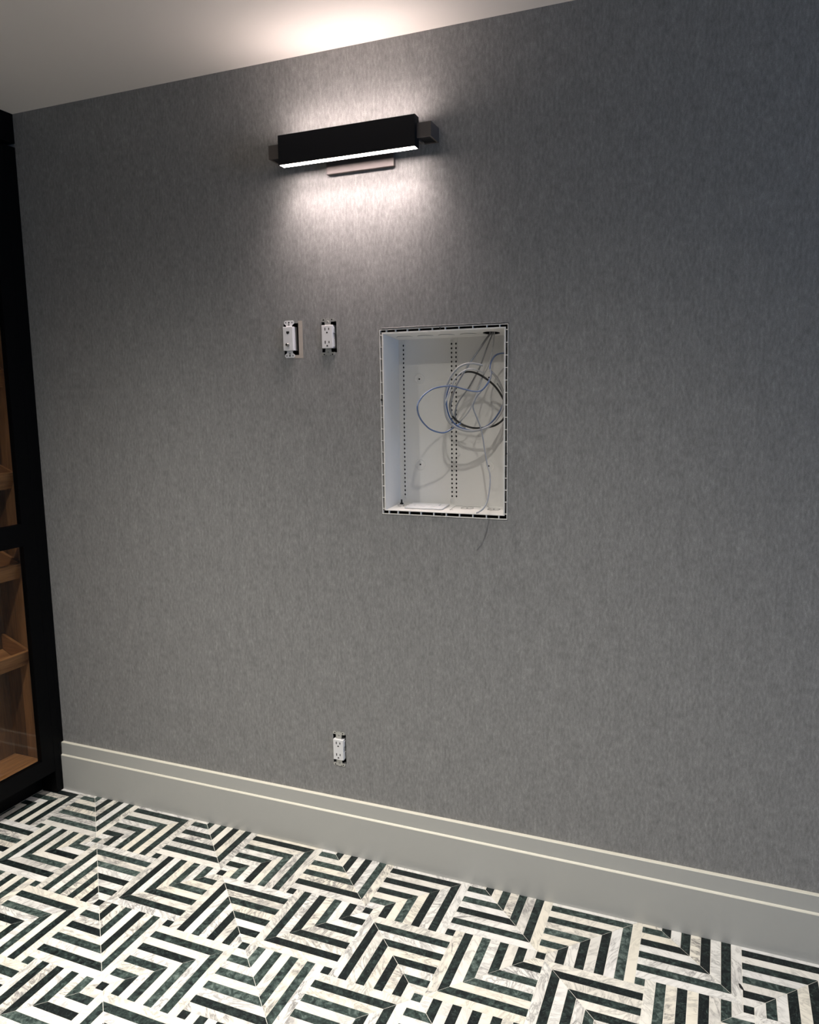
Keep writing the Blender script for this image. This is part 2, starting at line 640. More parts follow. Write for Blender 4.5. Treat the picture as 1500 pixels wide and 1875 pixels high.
def inset(poly, g):
    """offset a convex ccw polygon inwards"""
    n = len(poly)
    lines = []
    for i in range(n):
        p, q = poly[i], poly[(i + 1) % n]
        dx, dy = q[0] - p[0], q[1] - p[1]
        l = math.hypot(dx, dy)
        if l < 1e-6:
            continue
        nx, ny = -dy / l, dx / l
        lines.append((nx, ny, nx * p[0] + ny * p[1] + g))
    out = []
    for i in range(len(lines)):
        a, b = lines[i - 1], lines[i]
        det = a[0] * b[1] - a[1] * b[0]
        if abs(det) < 1e-6:
            continue
        out.append(((a[2] * b[1] - a[1] * b[2]) / det, (a[0] * b[2] - a[2] * b[0]) / det))
    return out


PIECES = []                # (kind, key, polygon in world inches)


def add_piece(kind, key_, uv):
    poly = [(u, -v - VW) for u, v in uv]
    if area(poly) < 0:
        poly = poly[::-1]
    PIECES.append((kind, key_, poly))


def add_tile(o, su, sv, typ):
    for k in range(1, 10):
        kind = 'dark_marble_strip' if k % 2 == 0 else 'white_marble_strip'
        for arm in (0, 1):
            pts = [(0, k), (k, k), (k + 1, k + 1), (0, k + 1)]
            if arm:
                pts = [(b, a) for a, b in pts]
            add_piece(kind, (typ, k, arm), [(o[0] + su * a, o[1] + sv * b) for a, b in pts])


for i in range(-6, 8):
    for j in range(-2, 8):
        bu, bv = 20 * i, 20 * j
        add_tile((bu - 10, bv - 10), 1, 1, 'A')
        add_tile((bu, bv + 1), 1, -1, 'E')
        add_tile((bu + 1, bv), -1, 1, 'F')
        add_tile((bu + 11, bv + 11), -1, -1, 'B')
        for a in (0, 10):
            for b in (0, 10):
                add_piece('dark_marble_square', ('S',), [(bu + a, bv + b), (bu + a + 1, bv + b), (bu + a + 1, bv + b + 1), (bu + a, bv + b + 1)])

FX0, FX1, FY0, FY1 = -17.35, 130.0, -100.0, -0.10
ind, rest = [], []
for kind, key_, poly in PIECES:
    p0 = poly
    poly = clip(clip(clip(clip(poly, -1, 0, -FX0), 1, 0, FX1), 0, 1, FY1), 0, -1, -FY0)
    if len(poly) < 3 or area(poly) < 0.02:
        continue
    cut = abs(area(poly) - area(p0)) > 1e-4
    pr = [project(x, y, 0) for x, y in poly]
    vis = False
    if all(pr):
        vp = clip(clip(clip(clip([(a, b) for a, b in pr], 1, 0, 1500), -1, 0, 0), 0, 1, 1875), 0, -1, 0)
        # the part under the baseboard or behind the cabinet foot does not show
        vis = len(vp) > 2 and abs(area(vp)) > 12 and min(y for _, y in poly) < -0.75
    (ind if vis else rest).append((kind, None if cut else key_, poly))


def piece_geom(poly):
    b = inset(poly, GAP)
    t_ = inset(poly, GAP + 0.014)
    return b, t_


cache = {}
dz = {}
for kind, key_, poly in ind:
    b, t_ = piece_geom(poly)
    if len(b) < 3 or len(t_) != len(b):
        continue
    cx = sum(p[0] for p in b) / len(b)
    cy = sum(p[1] for p in b) / len(b)
    ck = (kind, key_) if key_ else None
    me = cache.get(ck) if ck else None
    if me is None:
        n = len(b)
        vs_ = [((x - cx) * I, (y - cy) * I, 0.0) for x, y in b] + [((x - cx) * I, (y - cy) * I, 0.026 * I) for x, y in b] + \
              [((x - cx) * I, (y - cy) * I, 0.035 * I) for x, y in t_]
        fs = [tuple(range(2 * n, 3 * n))]
        for q in range(n):
            r_ = (q + 1) % n
            fs += [(q, r_, n + r_, n + q), (n + q, n + r_, 2 * n + r_, 2 * n + q)]
        me = bpy.data.meshes.new(kind)
        me.from_pydata(vs_, [], fs)
        me.materials.append(M_WHITEM if kind.startswith('white') else M_DARKM)
        if ck:
            cache[ck] = me
    o = bpy.data.objects.new(kind, me)
    COL.objects.link(o)
    o.parent = fl
    o.location = (cx * I, cy * I, random.uniform(-0.006, 0.004) * I)

# mosaic beyond the picture's edges, joined
for kinds, nm, mat in ((('white_marble_strip',), 'white_marble_mosaic', M_WHITEM), (('dark_marble_strip', 'dark_marble_square'), 'dark_marble_mosaic', M_DARKM)):
    V_, F_, R_ = [], [], []
    for kind, key_, poly in rest:
        if kind not in kinds:
            continue
        b, t_ = piece_geom(poly)
        if len(b) < 3 or len(t_) != len(b):
            continue
        n, s0 = len(b), len(V_)
        V_ += [(x * I, y * I, 0.0) for x, y in b] + [(x * I, y * I, 0.035 * I) for x, y in t_]
        F_.append(tuple(range(s0 + n, s0 + 2 * n)))
        for q in range(n):
            r_ = (q + 1) % n
            F_.append((s0 + q, s0 + r_, s0 + n + r_, s0 + n + q))
        R_ += [random.random()] * (n + 1)
    me = bpy.data.meshes.new(nm)
    me.from_pydata(V_, [], F_)
    at = me.attributes.new('piece_rnd', 'FLOAT', 'FACE')
    at.data.foreach_set('value', R_)
    me.materials.append(mat)
    o = bpy.data.objects.new(nm, me)
    COL.objects.link(o)
    o.parent = fl
    o['kind'] = 'stuff'

# baseboard: thick lower board with a small stepped upper board
BX0, BX1 = -14.5, 149.9
bb = MB()
prof = [(0, 0.0), (-0.70, 0.0), (-0.70, 5.38), (-0.66, 5.44), (-0.58, 5.52), (-0.50, 5.54), (-0.47, 5.56), (-0.47, 7.34), (-0.42, 7.40), (-0.02, 7.42), (0, 7.42)]
bb.prism([(BX0, y, z) for y, z in prof], (BX1 - BX0, 0, 0))
bmesh.ops.recalc_face_normals(bb.bm, faces=bb.bm.faces[:])
for f in bb.bm.faces:
    zc = f.calc_center_median().z
    if f.normal.z > 0.2 and abs(f.normal.x) < 0.5 and (5.4 < zc < 5.56 or zc > 7.3):
        f.material_index = 1
bo = bb.build('baseboard_back', [M_BASE, M_CREAM])
tag(bo, 'tall greige painted baseboard with a stepped top edge', 'baseboard', kind='structure')

# bare drywall paper where the wallpaper was cut too wide
pp = MB()
pp.box(28.33, 28.88, -0.012, 0.0, 62.88, 67.24)
pp.box(27.55, 28.34, -0.012, 0.0, 62.88, 63.24)
tag(pp.build('bare_drywall_patch', M_BARE, wall), 'bare beige drywall strip beside the phone jack')
# lifted wallpaper along the enclosure's upper and right edges
rz = random.Random(3)
wr = MB()
pts = []
n = 46
for i in range(n + 1):
    x = 39.2 + (53.6 - 39.2) * i / n
    pts.append((x, -0.03 - 0.07 * rz.random(), 65.86 + 0.05 * rz.random() + 0.012 * i / n))
wr.tube(pts, 0.045, 6, 3)
wr.build('lifted_wallpaper_edge', M_PAPER, wall)

# ---------------------------------------------------------------- wall sconce
S = empty('wall_sconce', (36.5, 0, 83.1), 'black rectangular wall sconce glowing above and below, mounted near the ceiling', 'wall light')
X0, X1, YF, YB, Z0, Z1 = 28.2, 44.7, -3.03, -1.85, 84.03, 87.2
h = MB()
th = 0.09
outer = [(X0, YF), (X1, YF), (X1, YB), (X0, YB)]
h.box(X0, X1, YF, YF + th, Z0, Z1, 0.02)
h.box(X0, X1, YB - th, YB, Z0, Z1, 0.02)
h.box(X0, X0 + th, YF + th, YB - th, Z0, Z1)
h.box(X1 - th, X1, YF + th, YB - th, Z0, Z1)
h.build('housing', M_BLACK, S)
d1 = MB().box(X0 + th, X1 - th, YF + th, YB - th, Z0 + 0.03, Z0 + 0.15).build('lower_diffuser', M_GLOW, S)
d1['label'] = 'glowing white lower diffuser'
d2 = MB().box(X0 + th, X1 - th, YF + th, YB - th, Z1 - 0.15, Z1 - 0.03).build('upper_diffuser', M_GLOWUP, S)
d2['label'] = 'glowing white upper diffuser'
# extra area lamp added just under the lower diffuser, widening its wall pool
pool_lamp = bpy.data.lights.new('sconce_pool_lamp', 'AREA')
pool_lamp.shape = 'RECTANGLE'
pool_lamp.size, pool_lamp.size_y = (X1 - X0 - 2 * th) * I, (YB - YF - 2 * th) * I
pool_lamp.spread = math.radians(100)
pool_lamp.energy = 1.75
pool_lamp.color = (1.0, 0.84, 0.79)
lo_ = bpy.data.objects.new('sconce_pool_lamp', pool_lamp)
COL.objects.link(lo_)
lo_.parent = S
lo_.location = Vector(((X0 + X1) / 2, (YF + YB) / 2, Z0 + 0.015)) * I - S.location
for xa, xb, side in ((26.62, X0 - 0.005, 'L'), (X1 + 0.005, 46.3, 'R')):
    br = MB()
    zt, zb = 86.45, 84.97
    t2 = 0.2
    br.box(xa, xb, -2.5, -2.5 + t2, zb, zt, 0.015)
    br.box(xa, xb, -0.02 - t2, -0.02, zb, zt, 0.015)
    xe = (xa, xa + t2) if side == 'L' else (xb - t2, xb)
    br.box(xe[0], xe[1], -2.5 + t2, -0.02 - t2, zb, zt)
    br.box(xa + 0.01, xb - 0.01, -2.5 + t2, -0.02 - t2, zt - t2, zt - 0.01)
    bo_ = br.build('bracket_end', M_BRONZE, S)
    MB().box(*((xa + t2, xb) if side == 'L' else (xa, xb - t2)), -2.5 + t2, -0.02 - t2, zb + 0.14, zb + 0.2).build('bracket_shade_plate', M_BLACK, bo_)  # added black plate: stands for the dark inside and blocks light
bk = MB().box(X0 + 0.1, X1 - 0.1, -1.84, -0.5, 84.97, 86.45, 0.02).build('rear_arm', M_BRONZE, S)
cp = MB()
cp.box(32.9, 41.2, -0.5, -0.0, 83.12, 88.0, 0.05)
cp.build('backplate', M_PLATE, S)['label'] = 'taupe rectangular metal backplate'

# ---------------------------------------------------------------- devices in the wall


def device_box(parent, hx0, hx1, hz0, hz1):
    b = MB()
    t_ = 0.06
    b.box(hx0 - t_, hx0 - 0.005, 0.56, 2.4, hz0, hz1)
    b.box(hx1 + 0.005, hx1 + t_, 0.56, 2.4, hz0, hz1)
    b.box(hx0, hx1, 0.56, 2.4, hz0 - t_, hz0 - 0.005)
    b.box(hx0, hx1, 0.56, 2.4, hz1 + 0.005, hz1 + t_)
    b.box(hx0, hx1, 2.34, 2.4, hz0, hz1)
    b.box(hx0 + 0.004, hx0 + 0.03, 0.01, 0.6, hz0 + 0.01, hz1 - 0.01)
    b.box(hx1 - 0.03, hx1 - 0.004, 0.01, 0.6, hz0 + 0.01, hz1 - 0.01)
    return b.build('device_box', M_DARK, parent)


def screw(parent, x, z, y, mat=None, r=0.15):
    s_ = MB()
    s_.cyl((x, y, z), (0, -1, 0), r, 0.05, 16, r * 0.8)
    so = s_.build('screw', mat or M_STEEL, parent)
    MB().box(x - r * 0.75, x + r * 0.75, y - 0.062, y - 0.045, z - 0.022, z + 0.022).build('screw_slot', M_DARK, so)


def receptacle(cx, cz, fw, fh, label, hole, sw, sz0, sz1):
    """duplex outlet without its cover plate; cx, cz face centre"""
    R_ = empty('wall_outlet', (cx, 0, sz0), label, 'outlet', 'uncovered duplex outlets')
    device_box(R_, *hole)
    y0, y1 = -0.07, -0.01
    for sgn, ze in ((1, sz1), (-1, sz0)):
        zi = hole[3] - 0.04 if sgn > 0 else hole[2] + 0.04
        zf = cz + sgn * (fh / 2 - 0.05)
        # two rounded ears, neck in the middle, notches between
        pr_ = [(-sw / 2, zi), (-sw / 2, ze - sgn * 0.12), (-sw / 2 + 0.12, ze), (-0.44, ze), (-0.40, ze - sgn * 0.10), (-0.22, ze - sgn * 0.10),
               (-0.18, ze), (0.18, ze), (0.22, ze - sgn * 0.10), (0.40, ze - sgn * 0.10), (0.44, ze), (sw / 2 - 0.12, ze), (sw / 2, ze - sgn * 0.12), (sw / 2, zi),
               (0.42, zi), (0.36, zf), (-0.36, zf), (-0.42, zi)]
        MB().prism([(cx + a, y0, b) for a, b in pr_], (0, y1 - y0, 0)).build('mounting_strap', M_STEEL, R_)
    screw(R_, cx + 0.02, sz1 - 0.42, y0)
    screw(R_, cx + 0.02, sz0 + 0.42, y0)
    for sx in (-0.55, 0.55):
        for z_ in (sz1 - 0.17, sz0 + 0.17):
            MB().cyl((cx + sx, y0 + 0.004, z_), (0, -1, 0), 0.085, 0.012, 14).build('strap_hole', M_DARK, R_)
    fb = MB()
    fb.box(cx - fw / 2, cx + fw / 2, -0.30, 0.9, cz - fh / 2, cz + fh / 2, 0.05, 3)
    # moulded side latches
    fb.box(cx + fw / 2 - 0.05, cx + fw / 2 + 0.07, -0.16, 0.7, cz - fh * 0.44, cz - fh * 0.12, 0.02)
    fb.box(cx + fw / 2 - 0.05, cx + fw / 2 + 0.07, -0.16, 0.7, cz + fh * 0.16, cz + fh * 0.42, 0.02)
    face = fb.build('receptacle_face', M_PLASTIC, R_)
    for s_ in (1, -1):
        zc = cz + s_ * fh * 0.285
        for dx, hh in ((-0.25, 0.17), (0.25, 0.135)):
            MB().box(cx + dx - 0.058, cx + dx + 0.058, -0.31, -0.2, zc + 0.12 - hh, zc + 0.12 + hh).build('blade_slot', M_DARK, face)
        g = MB()
        pts_ = [(cx + 0.105 * math.cos(a), -0.31, zc - 0.30 + 0.105 * math.sin(a)) for a in [math.pi * k / 8 for k in range(9)]] + \
               [(cx - 0.105, -0.31, zc - 0.38), (cx + 0.105, -0.31, zc - 0.38)]
        g.prism(pts_, (0, 0.1, 0))
        g.build('ground_hole', M_DARK, face)
    return R_


receptacle(32.31, 65.22, 1.42, 2.66, 'white duplex outlet without cover plate, right of the phone jack, below the wall light', HOLES[2], 1.78, 63.02, 67.33)
receptacle(32.32, 13.92, 1.42, 2.72, 'white duplex outlet without cover plate low on the wall just above the baseboard', HOLES[3], 1.66, 11.66, 16.24)

J = empty('phone_coax_jack', (27.15, 0, 62.93), 'white phone and coax jack without cover plate, left of the upper outlet', 'wall jack')
device_box(J, *HOLES[1])
cx, cz = 27.10, 65.18
for sgn, ze in ((1, 67.32), (-1, 62.94)):
    zi = 66.98 if sgn > 0 else 63.27
    zf = cz + sgn * 1.35
    pr_ = [(-0.66, zi - sgn * 0.05), (-0.68, ze - sgn * 0.16), (-0.52, ze), (0.52, ze), (0.68, ze - sgn * 0.16), (0.66, zi - sgn * 0.05), (0.42, zi - sgn * 0.2),
           (0.36, zf), (-0.36, zf), (-0.42, zi - sgn * 0.2)]
    MB().prism([(cx + a, -0.08, b) for a, b in pr_], (0, 0.065, 0)).build('mounting_strap', M_PLASTIC, J)
for sgn, ze in ((1, 67.32), (-1, 62.94)):
    for dx, r_ in ((-0.43, 0.07), (0.0, 0.1), (0.43, 0.07)):
        MB().cyl((cx + dx, -0.076, ze - sgn * 0.24), (0, -1, 0), r_, 0.012, 14).build('strap_hole', M_DARK, J)
    screw(J, cx + 0.02, ze - sgn * 0.47, -0.08, r=0.12)
fb = MB()
fb.box(cx - 0.68, cx + 0.68, -0.42, 0.7, cz - 1.40, cz + 1.40, 0.05, 3)
face = fb.build('jack_face', M_PLASTIC, J)
g = MB()
g.prism([(cx + a, -0.435, cz + 0.70 + b) for a, b in ((-0.20, 0.16), (-0.20, -0.06), (-0.09, -0.13), (0.0, -0.20), (0.09, -0.13), (0.20, -0.06), (0.20, 0.16))], (0, 0.1, 0))
g.build('phone_socket', M_DARK, face)
cz2 = cz - 0.72
k = MB()
k.cyl((cx - 0.02, -0.42, cz2), (0, -1, 0), 0.21, 0.10, 6)
k.cyl((cx - 0.02, -0.52, cz2), (0, -1, 0), 0.155, 0.26, 20)
for q in range(4):
    k.ring((cx - 0.02, -0.56 - q * 0.055, cz2), (0, 1, 0), 0.155, 0.018, 20, 5)
cxn = k.build('coax_connector', M_BRASS, face)
MB().cyl((cx - 0.02, -0.775, cz2), (0, -1, 0), 0.10, 0.012, 14).build('connector_bore', M_DARK, cxn)

# ---------------------------------------------------------------- recessed media enclosure
EN = empty('media_enclosure', (46.5, 0, 44.45), 'open white plastic recessed wiring box with loose cables inside', 'wiring box')
ox0, ox1, oz0, oz1 = 38.92, 54.06, 44.46, 65.74
ix0, ix1, iz0, iz1 = 39.30, 53.68, 44.98, 65.34
bx0, bx1, bz0, bz1, D = 39.50, 53.46, 45.30, 64.90, 4.0
T = 0.08


def lerp(a, b, t_):
    return a + (b - a) * t_


yf = -0.05
# side walls: s along the edge 0..1, t depth 0..1
pl = MB()
pl.sheet([[(0, 0), (1, 0), (1, 1), (0, 1)]], lambda s_, t_: (lerp(ix0, bx0, t_), lerp(yf, D, t_), lerp(lerp(iz0, bz0, t_), lerp(iz1, bz1, t_), s_)), T)
pl.build('side_wall', M_ENCL, EN)
pl = MB()
pl.sheet([[(0, 0), (1, 0), (1, 1), (0, 1)]], lambda s_, t_: (lerp(ix1, bx1, t_), lerp(yf, D, t_), lerp(lerp(iz0, bz0, t_), lerp(iz1, bz1, t_), s_)), T)
pl.build('side_wall', M_ENCL, EN)


def zfun(front, back):
    return lambda x, y: (x, y, lerp(front, back, (y - yf) / (D - yf)))


HX, HY, HR = 51.5, 2.35, 0.98
circ = [(HX + HR * math.cos(2 * math.pi * i / 32), HY + HR * math.sin(2 * math.pi * i / 32)) for i in range(32)]
ca, cb, cc, cd = HX - 1.2, HX + 1.2, HY - 1.2, HY + 1.2
pl = MB()
pl.sheet([[(ix0, yf), (ca, yf), (ca, cc), (ca, HY), (ca, cd), (ca, D), (bx0, D)],
          [(ca, yf), (cb, yf), (cb, cc), (HX, cc), (ca, cc)],
          [(ca, cd), (HX, cd), (cb, cd), (cb, D), (ca, D)],
          [(cb, yf), (ix1, yf), (bx1, D), (cb, D), (cb, cd), (cb, HY), (cb, cc)]] + hole_cell(ca, cb, cc, cd, HX, HY, circ), zfun(iz1, bz1), T)
pl.build('top_panel', M_ENCL, EN)
pl = MB()
pl.sheet([[(ix0, yf), (ix1, yf), (bx1, D), (bx0, D)]], zfun(iz0, bz0), T)
pl.build('bottom_panel', M_ENCL, EN)
# knockouts
for kx in (41.05, 43.65, 46.22, 48.83):
    z_ = zfun(iz1, bz1)(0, 2.6)[2]
    MB().ring((kx, 2.6, z_ - 0.04), (0, 0, 1), 1.0, 0.03, 40, 5).build('knockout_ring', M_GROOVE, EN)
for kx in (40.6, 48.6, 51.8):
    z_ = zfun(iz0, bz0)(0, 2.5)[2]
    MB().ring((kx, 2.5, z_ + 0.045), (0, 0, 1), 0.72, 0.03, 36, 5).build('knockout_ring', M_GROOVE, EN)
    MB().cyl((kx, 2.5, z_ + 0.02), (0, 0, 1), 0.12, 0.05, 12).build('knockout_centre', M_GROOVE, EN)
# moulded lines on the bottom panel
for a, b in (((46.9, 1.2), (46.9, 3.4)), ((46.9, 3.4), (50.0, 3.4)), ((47.3, 1.2), (46.9, 1.2))):
    za, zb = zfun(iz0, bz0)(*a)[2] + 0.045, zfun(iz0, bz0)(*b)[2] + 0.045
    MB().tube([(a[0], a[1], za), (b[0], b[1], zb)], 0.022, 5, 1).build('moulded_line', M_GROOVE, EN)
# back panel with three rows of diamond holes
NH, hz_lo, hz_hi = 36, 46.36, 64.13
pitch = (hz_hi - hz_lo) / (NH - 1)
cols = [40.22, 46.26, 46.80, 52.72]
cw, dw, dh = 0.18, 0.12, 0.18
polys = []
xedges = [bx0]
for cxx in cols:
    xedges += [cxx - cw, cxx + cw]
xedges.append(bx1)
zlo, zhi = hz_lo - pitch / 2, hz_hi + pitch / 2
for i in range(0, len(xedges), 2):
    polys.append([(xedges[i], bz0), (xedges[i + 1], bz0), (xedges[i + 1], bz1), (xedges[i], bz1)])
for cxx in cols:
    polys.append([(cxx - cw, bz0), (cxx + cw, bz0), (cxx + cw, zlo), (cxx, zlo), (cxx - cw, zlo)])
    polys.append([(cxx - cw, zhi), (cxx, zhi), (cxx + cw, zhi), (cxx + cw, bz1), (cxx - cw, bz1)])
    for k_ in range(NH):
        zc = hz_lo + k_ * pitch
        polys += hole_cell(cxx - cw, cxx + cw, zc - pitch / 2, zc + pitch / 2, cxx, zc, [(cxx + dw, zc), (cxx, zc + dh), (cxx - dw, zc), (cxx, zc - dh)])
pl = MB()
pl.sheet(polys, lambda x, z: (x, D, z), 0.07)
pl.build('perforated_back_panel', M_ENCL, EN)
for mx_, mz_ in ((42.2, 60.19), (42.23, 50.06), (50.76, 50.05), (50.76, 60.19)):
    mb = MB()
    mb.ring((mx_, D - 0.005, mz_), (0, 1, 0), 0.62, 0.06, 40, 6, 0.6)
    mb.ring((mx_, D - 0.005, mz_), (0, 1, 0), 0.34, 0.05, 32, 6, 0.6)
    bo_ = mb.build('mounting_boss', M_ENCL, EN, smooth=True)
    MB().cyl((mx_, D - 0.03, mz_), (0, 1, 0), 0.10, 0.04, 14).build('screw_hole', M_DARK, bo_)
# flange: outer and inner rim joined by short ribs
fr = MB()
r = 0.075
for (a, b, c_, d) in ((ox0, ox1, oz1 - r, oz1), (ox0, ox1, oz0, oz0 + r)):
    fr.box(a, b, -0.06, 0.4, c_, d)
for (a, b) in ((ox0, ox0 + r), (ox1 - r, ox1)):
    fr.box(a, b, -0.06, 0.4, oz0 + r, oz1 - r)
fr.build('outer_rim', M_ENCL, EN)
fr = MB()
fr.box(ix0 - r, ix1 + r, -0.06, 0.1, iz1, iz1 + r)
fr.box(ix0 - r, ix1 + r, -0.06, 0.1, iz0 - r, iz0)
fr.box(ix0 - r, ix0, -0.06, 0.1, iz0, iz1)
fr.box(ix1, ix1 + r, -0.06, 0.1, iz0, iz1)
fr.build('inner_rim', M_ENCL, EN)
rb = MB()
hw = 0.035
for f_ in (0.055, 0.13, 0.225, 0.32, 0.425, 0.525, 0.63, 0.735, 0.84, 0.935):
    x = lerp(ox0, ox1, f_)
    rb.box(x - hw, x + hw, -0.05, 0.3, iz1 + r, oz1 - r)
    rb.box(x - hw, x + hw, -0.05, 0.3, oz0 + r, iz0 - r)
for k_ in range(16):
    z = lerp(oz0, oz1, 0.03 + 0.0627 * k_)
    rb.box(ox0 + r, ix0 - r, -0.05, 0.3, z - hw, z + hw)
    rb.box(ix1 + r, ox1 - r, -0.05, 0.3, z - hw, z + hw)
rb.build('rim_ribs', M_ENCL, EN, kind='stuff')
for x, z in ((46.3, 65.58), (46.35, 44.7), (39.08, 57.8), (53.9, 51.8)):
    MB().cyl((x, 0.1, z), (0, -1, 0), 0.13, 0.17, 16).build('flange_screw', M_DARK, EN)
# black plastic peg in the lower left corner
pg = MB()
zb_ = zfun(iz0, bz0)(0, 3.3)[2] + 0.04
pg.cyl((40.05, 3.2, zb_), (0, 0, 1), 0.22, 0.12, 16)
pg.cyl((40.05, 3.2, zb_ + 0.12), (0, 0, 1), 0.11, 0.42, 14, 0.09)
pg.build('black_peg', M_DARK, EN)['label'] = 'small black peg'

# loose blank plate lying on the bottom of the box
PLT = empty('blank_cover_plate', (43.6, 2.3, 45.1), 'white plastic blank plate lying flat on the bottom of the wiring box', 'plate')


def pz(y):
    return zfun(iz0, bz0)(0, y)[2] + 0.045


q = MB()
q.prism([(41.35, 0.95, pz(0.95)), (46.05, 0.95, pz(0.95)), (46.05, 3.6, pz(3.6)), (41.35, 3.6, pz(3.6))], (0, 0, 0.16), 0.03)
q.build('plate', M_PLASTIC, PLT)
q = MB()
q.prism([(42.2, 1.75, pz(1.75) + 0.16), (45.2, 1.75, pz(1.75) + 0.16), (45.2, 3.0, pz(3.0) + 0.16), (42.2, 3.0, pz(3.0) + 0.16)], (0, 0, 0.06), 0.02)
q.build('raised_panel', M_PLASTIC, PLT)

# cables (x, depth into the wall, z)
CAB = [
    ('grey_cable', M_CGREY, 0.115, 'light grey cable dropping from the top opening to the left side of the coil', [(51.3, 2.4, 65.3), (51.3, 2.4, 64.9), (50.91, 2.2, 64.33), (50.1, 1.6, 62.96), (49.41, 0.9, 61.74), (48.81, 0.4, 60.59), (48.18, 0.2, 59.52), (47.79, 0.3, 58.67), (47.31, 0.6, 57.51), (47.14, 1.0, 56.48), (47.53, 1.4, 55.43), (48.31, 1.9, 54.82)]),
    ('grey_cable', M_CGREY, 0.085, 'thin grey cable dropping from the top opening through the middle of the coil', [(51.56, 2.55, 65.3), (51.53, 2.5, 64.9), (51.05, 2.5, 63.69), (50.27, 2.3, 61.55), (49.68, 2.0, 60.25), (48.89, 1.8, 58.88), (48.18, 1.6, 57.93), (47.69, 1.5, 57.06), (47.47, 1.6, 56.02), (47.71, 1.8, 55.12), (48.55, 2.1, 54.52)]),
    ('white_cable', M_CWHITE, 0.08, 'white cable dropping from the top opening, rightmost of the three hanging straight', [(51.83, 2.3, 65.3), (51.83, 2.3, 64.9), (51.74, 2.2, 63.65), (51.41, 1.8, 61.64), (50.8, 1.3, 60.21), (50.32, 1.0, 58.63), (49.86, 0.9, 57.48), (49.16, 1.2, 56.32), (48.09, 1.6, 55.25), (47.19, 2.4, 54.5)]),
    ('coiled_grey_cable', M_CLOOP, 0.125, 'thick light grey cable wound in a large round loop in the wiring box', [(51.25, -0.2, 61.4), (50.06, -0.7, 61.62), (48.96, -1.0, 61.33), (48.0, -1.2, 60.36), (47.39, -1.3, 58.95), (47.18, -1.3, 57.52), (47.31, -1.1, 56.08), (47.81, -0.8, 55.06), (48.75, -0.4, 54.47), (49.84, 0.0, 54.28), (51.05, 0.5, 54.47), (52.11, 1.0, 55.08), (52.87, 1.5, 56.29), (53.1, 1.8, 57.44), (53.0, 1.6, 58.74), (52.54, 1.0, 60.02), (51.92, 0.3, 60.87)]),
    ('coiled_white_cable', M_CWHITE, 0.075, 'thin white cable wound inside the large grey loop', [(51.22, 0.9, 60.62), (49.72, 0.4, 61.07), (48.78, 0.0, 60.72), (47.97, -0.3, 59.81), (47.49, -0.5, 58.52), (47.05, -0.8, 56.94), (47.28, -0.6, 55.49), (48.07, -0.2, 54.68), (49.13, 0.3, 54.2), (50.2, 0.8, 54.21), (51.27, 1.3, 54.63), (52.34, 1.8, 55.85), (52.9, 2.2, 57.01), (52.97, 2.2, 58.16), (52.35, 1.7, 59.47)]),
    ('black_cable', M_CBLACK, 0.115, 'black coaxial cable curling behind the grey loop', [(47.78, 1.4, 60.39), (48.85, 1.2, 60.77), (49.95, 1.1, 60.68), (51.17, 1.1, 60.05), (52.29, 1.4, 59.03), (53.1, 1.9, 57.58), (53.25, 2.2, 56.57), (53.05, 2.0, 55.58), (52.22, 1.7, 54.87), (51.21, 1.5, 54.62), (49.68, 1.5, 54.54), (48.31, 1.4, 54.99), (47.29, 1.2, 55.88), (47.01, 1.1, 57.07), (47.38, 1.2, 58.68)]),
    ('coiled_blue_cable', M_CBLUE, 0.09, 'blue cable following the lower half of the grey loop', [(47.47, -0.2, 59.39), (47.23, -0.5, 58.38), (47.25, -0.7, 57.09), (47.59, -0.6, 55.78), (48.26, -0.3, 54.9), (49.2, 0.1, 54.45), (50.29, 0.5, 54.32), (51.51, 1.0, 54.86), (52.42, 1.5, 55.93), (53.1, 2.0, 57.44), (53.25, 2.4, 58.73)]),
    ('blue_cable', M_CBLUE, 0.085, 'blue network cable arching out to the left of the coil', [(53.3, 2.6, 62.68), (52.85, 2.0, 62.75), (52.3, 1.3, 62.52), (52.0, 0.8, 61.94), (51.92, 0.3, 61.15), (52.17, -0.1, 60.43), (51.93, -0.5, 59.51), (51.36, -0.8, 58.75), (50.6, -1.0, 58.59), (49.44, -1.1, 58.85), (48.27, -1.2, 59.18), (47.31, -1.5, 59.2), (46.19, -2.2, 58.93), (45.41, -3.0, 58.26), (44.99, -3.6, 57.42), (44.97, -3.8, 56.79), (45.01, -3.4, 56.0), (45.27, -2.7, 55.2), (45.81, -1.7, 54.44), (46.88, -0.8, 54.09), (47.72, -0.1, 54.56), (48.42, 0.6, 55.09)]),
    ('dangling_cable', M_CPALE, 0.08, 'pale blue grey cable end dangling over the bottom edge of the wiring box', [(52.08, -0.1, 60.99), (52.2, -0.3, 60.28), (51.91, -0.4, 59.45), (51.05, -0.5, 58.47), (50.53, -0.5, 57.77), (50.21, -0.4, 56.92), (50.51, -0.2, 55.91), (50.96, -0.1, 54.75), (51.26, -0.2, 53.61), (51.57, -0.4, 52.03), (51.94, -0.7, 50.62), (52.36, -1.1, 49.51), (52.47, -1.6, 48.12), (52.38, -2.1, 46.88), (52.17, -2.6, 46.15), (51.82, -3.0, 45.76), (51.44, -3.2, 45.56)]),
]
for nm, mat, rad, lab, pts in CAB:
    tag(MB().tube(pts, rad, 10, 8).build(nm, mat, smooth=True), lab, 'cable', 'loose cables in the wiring box')

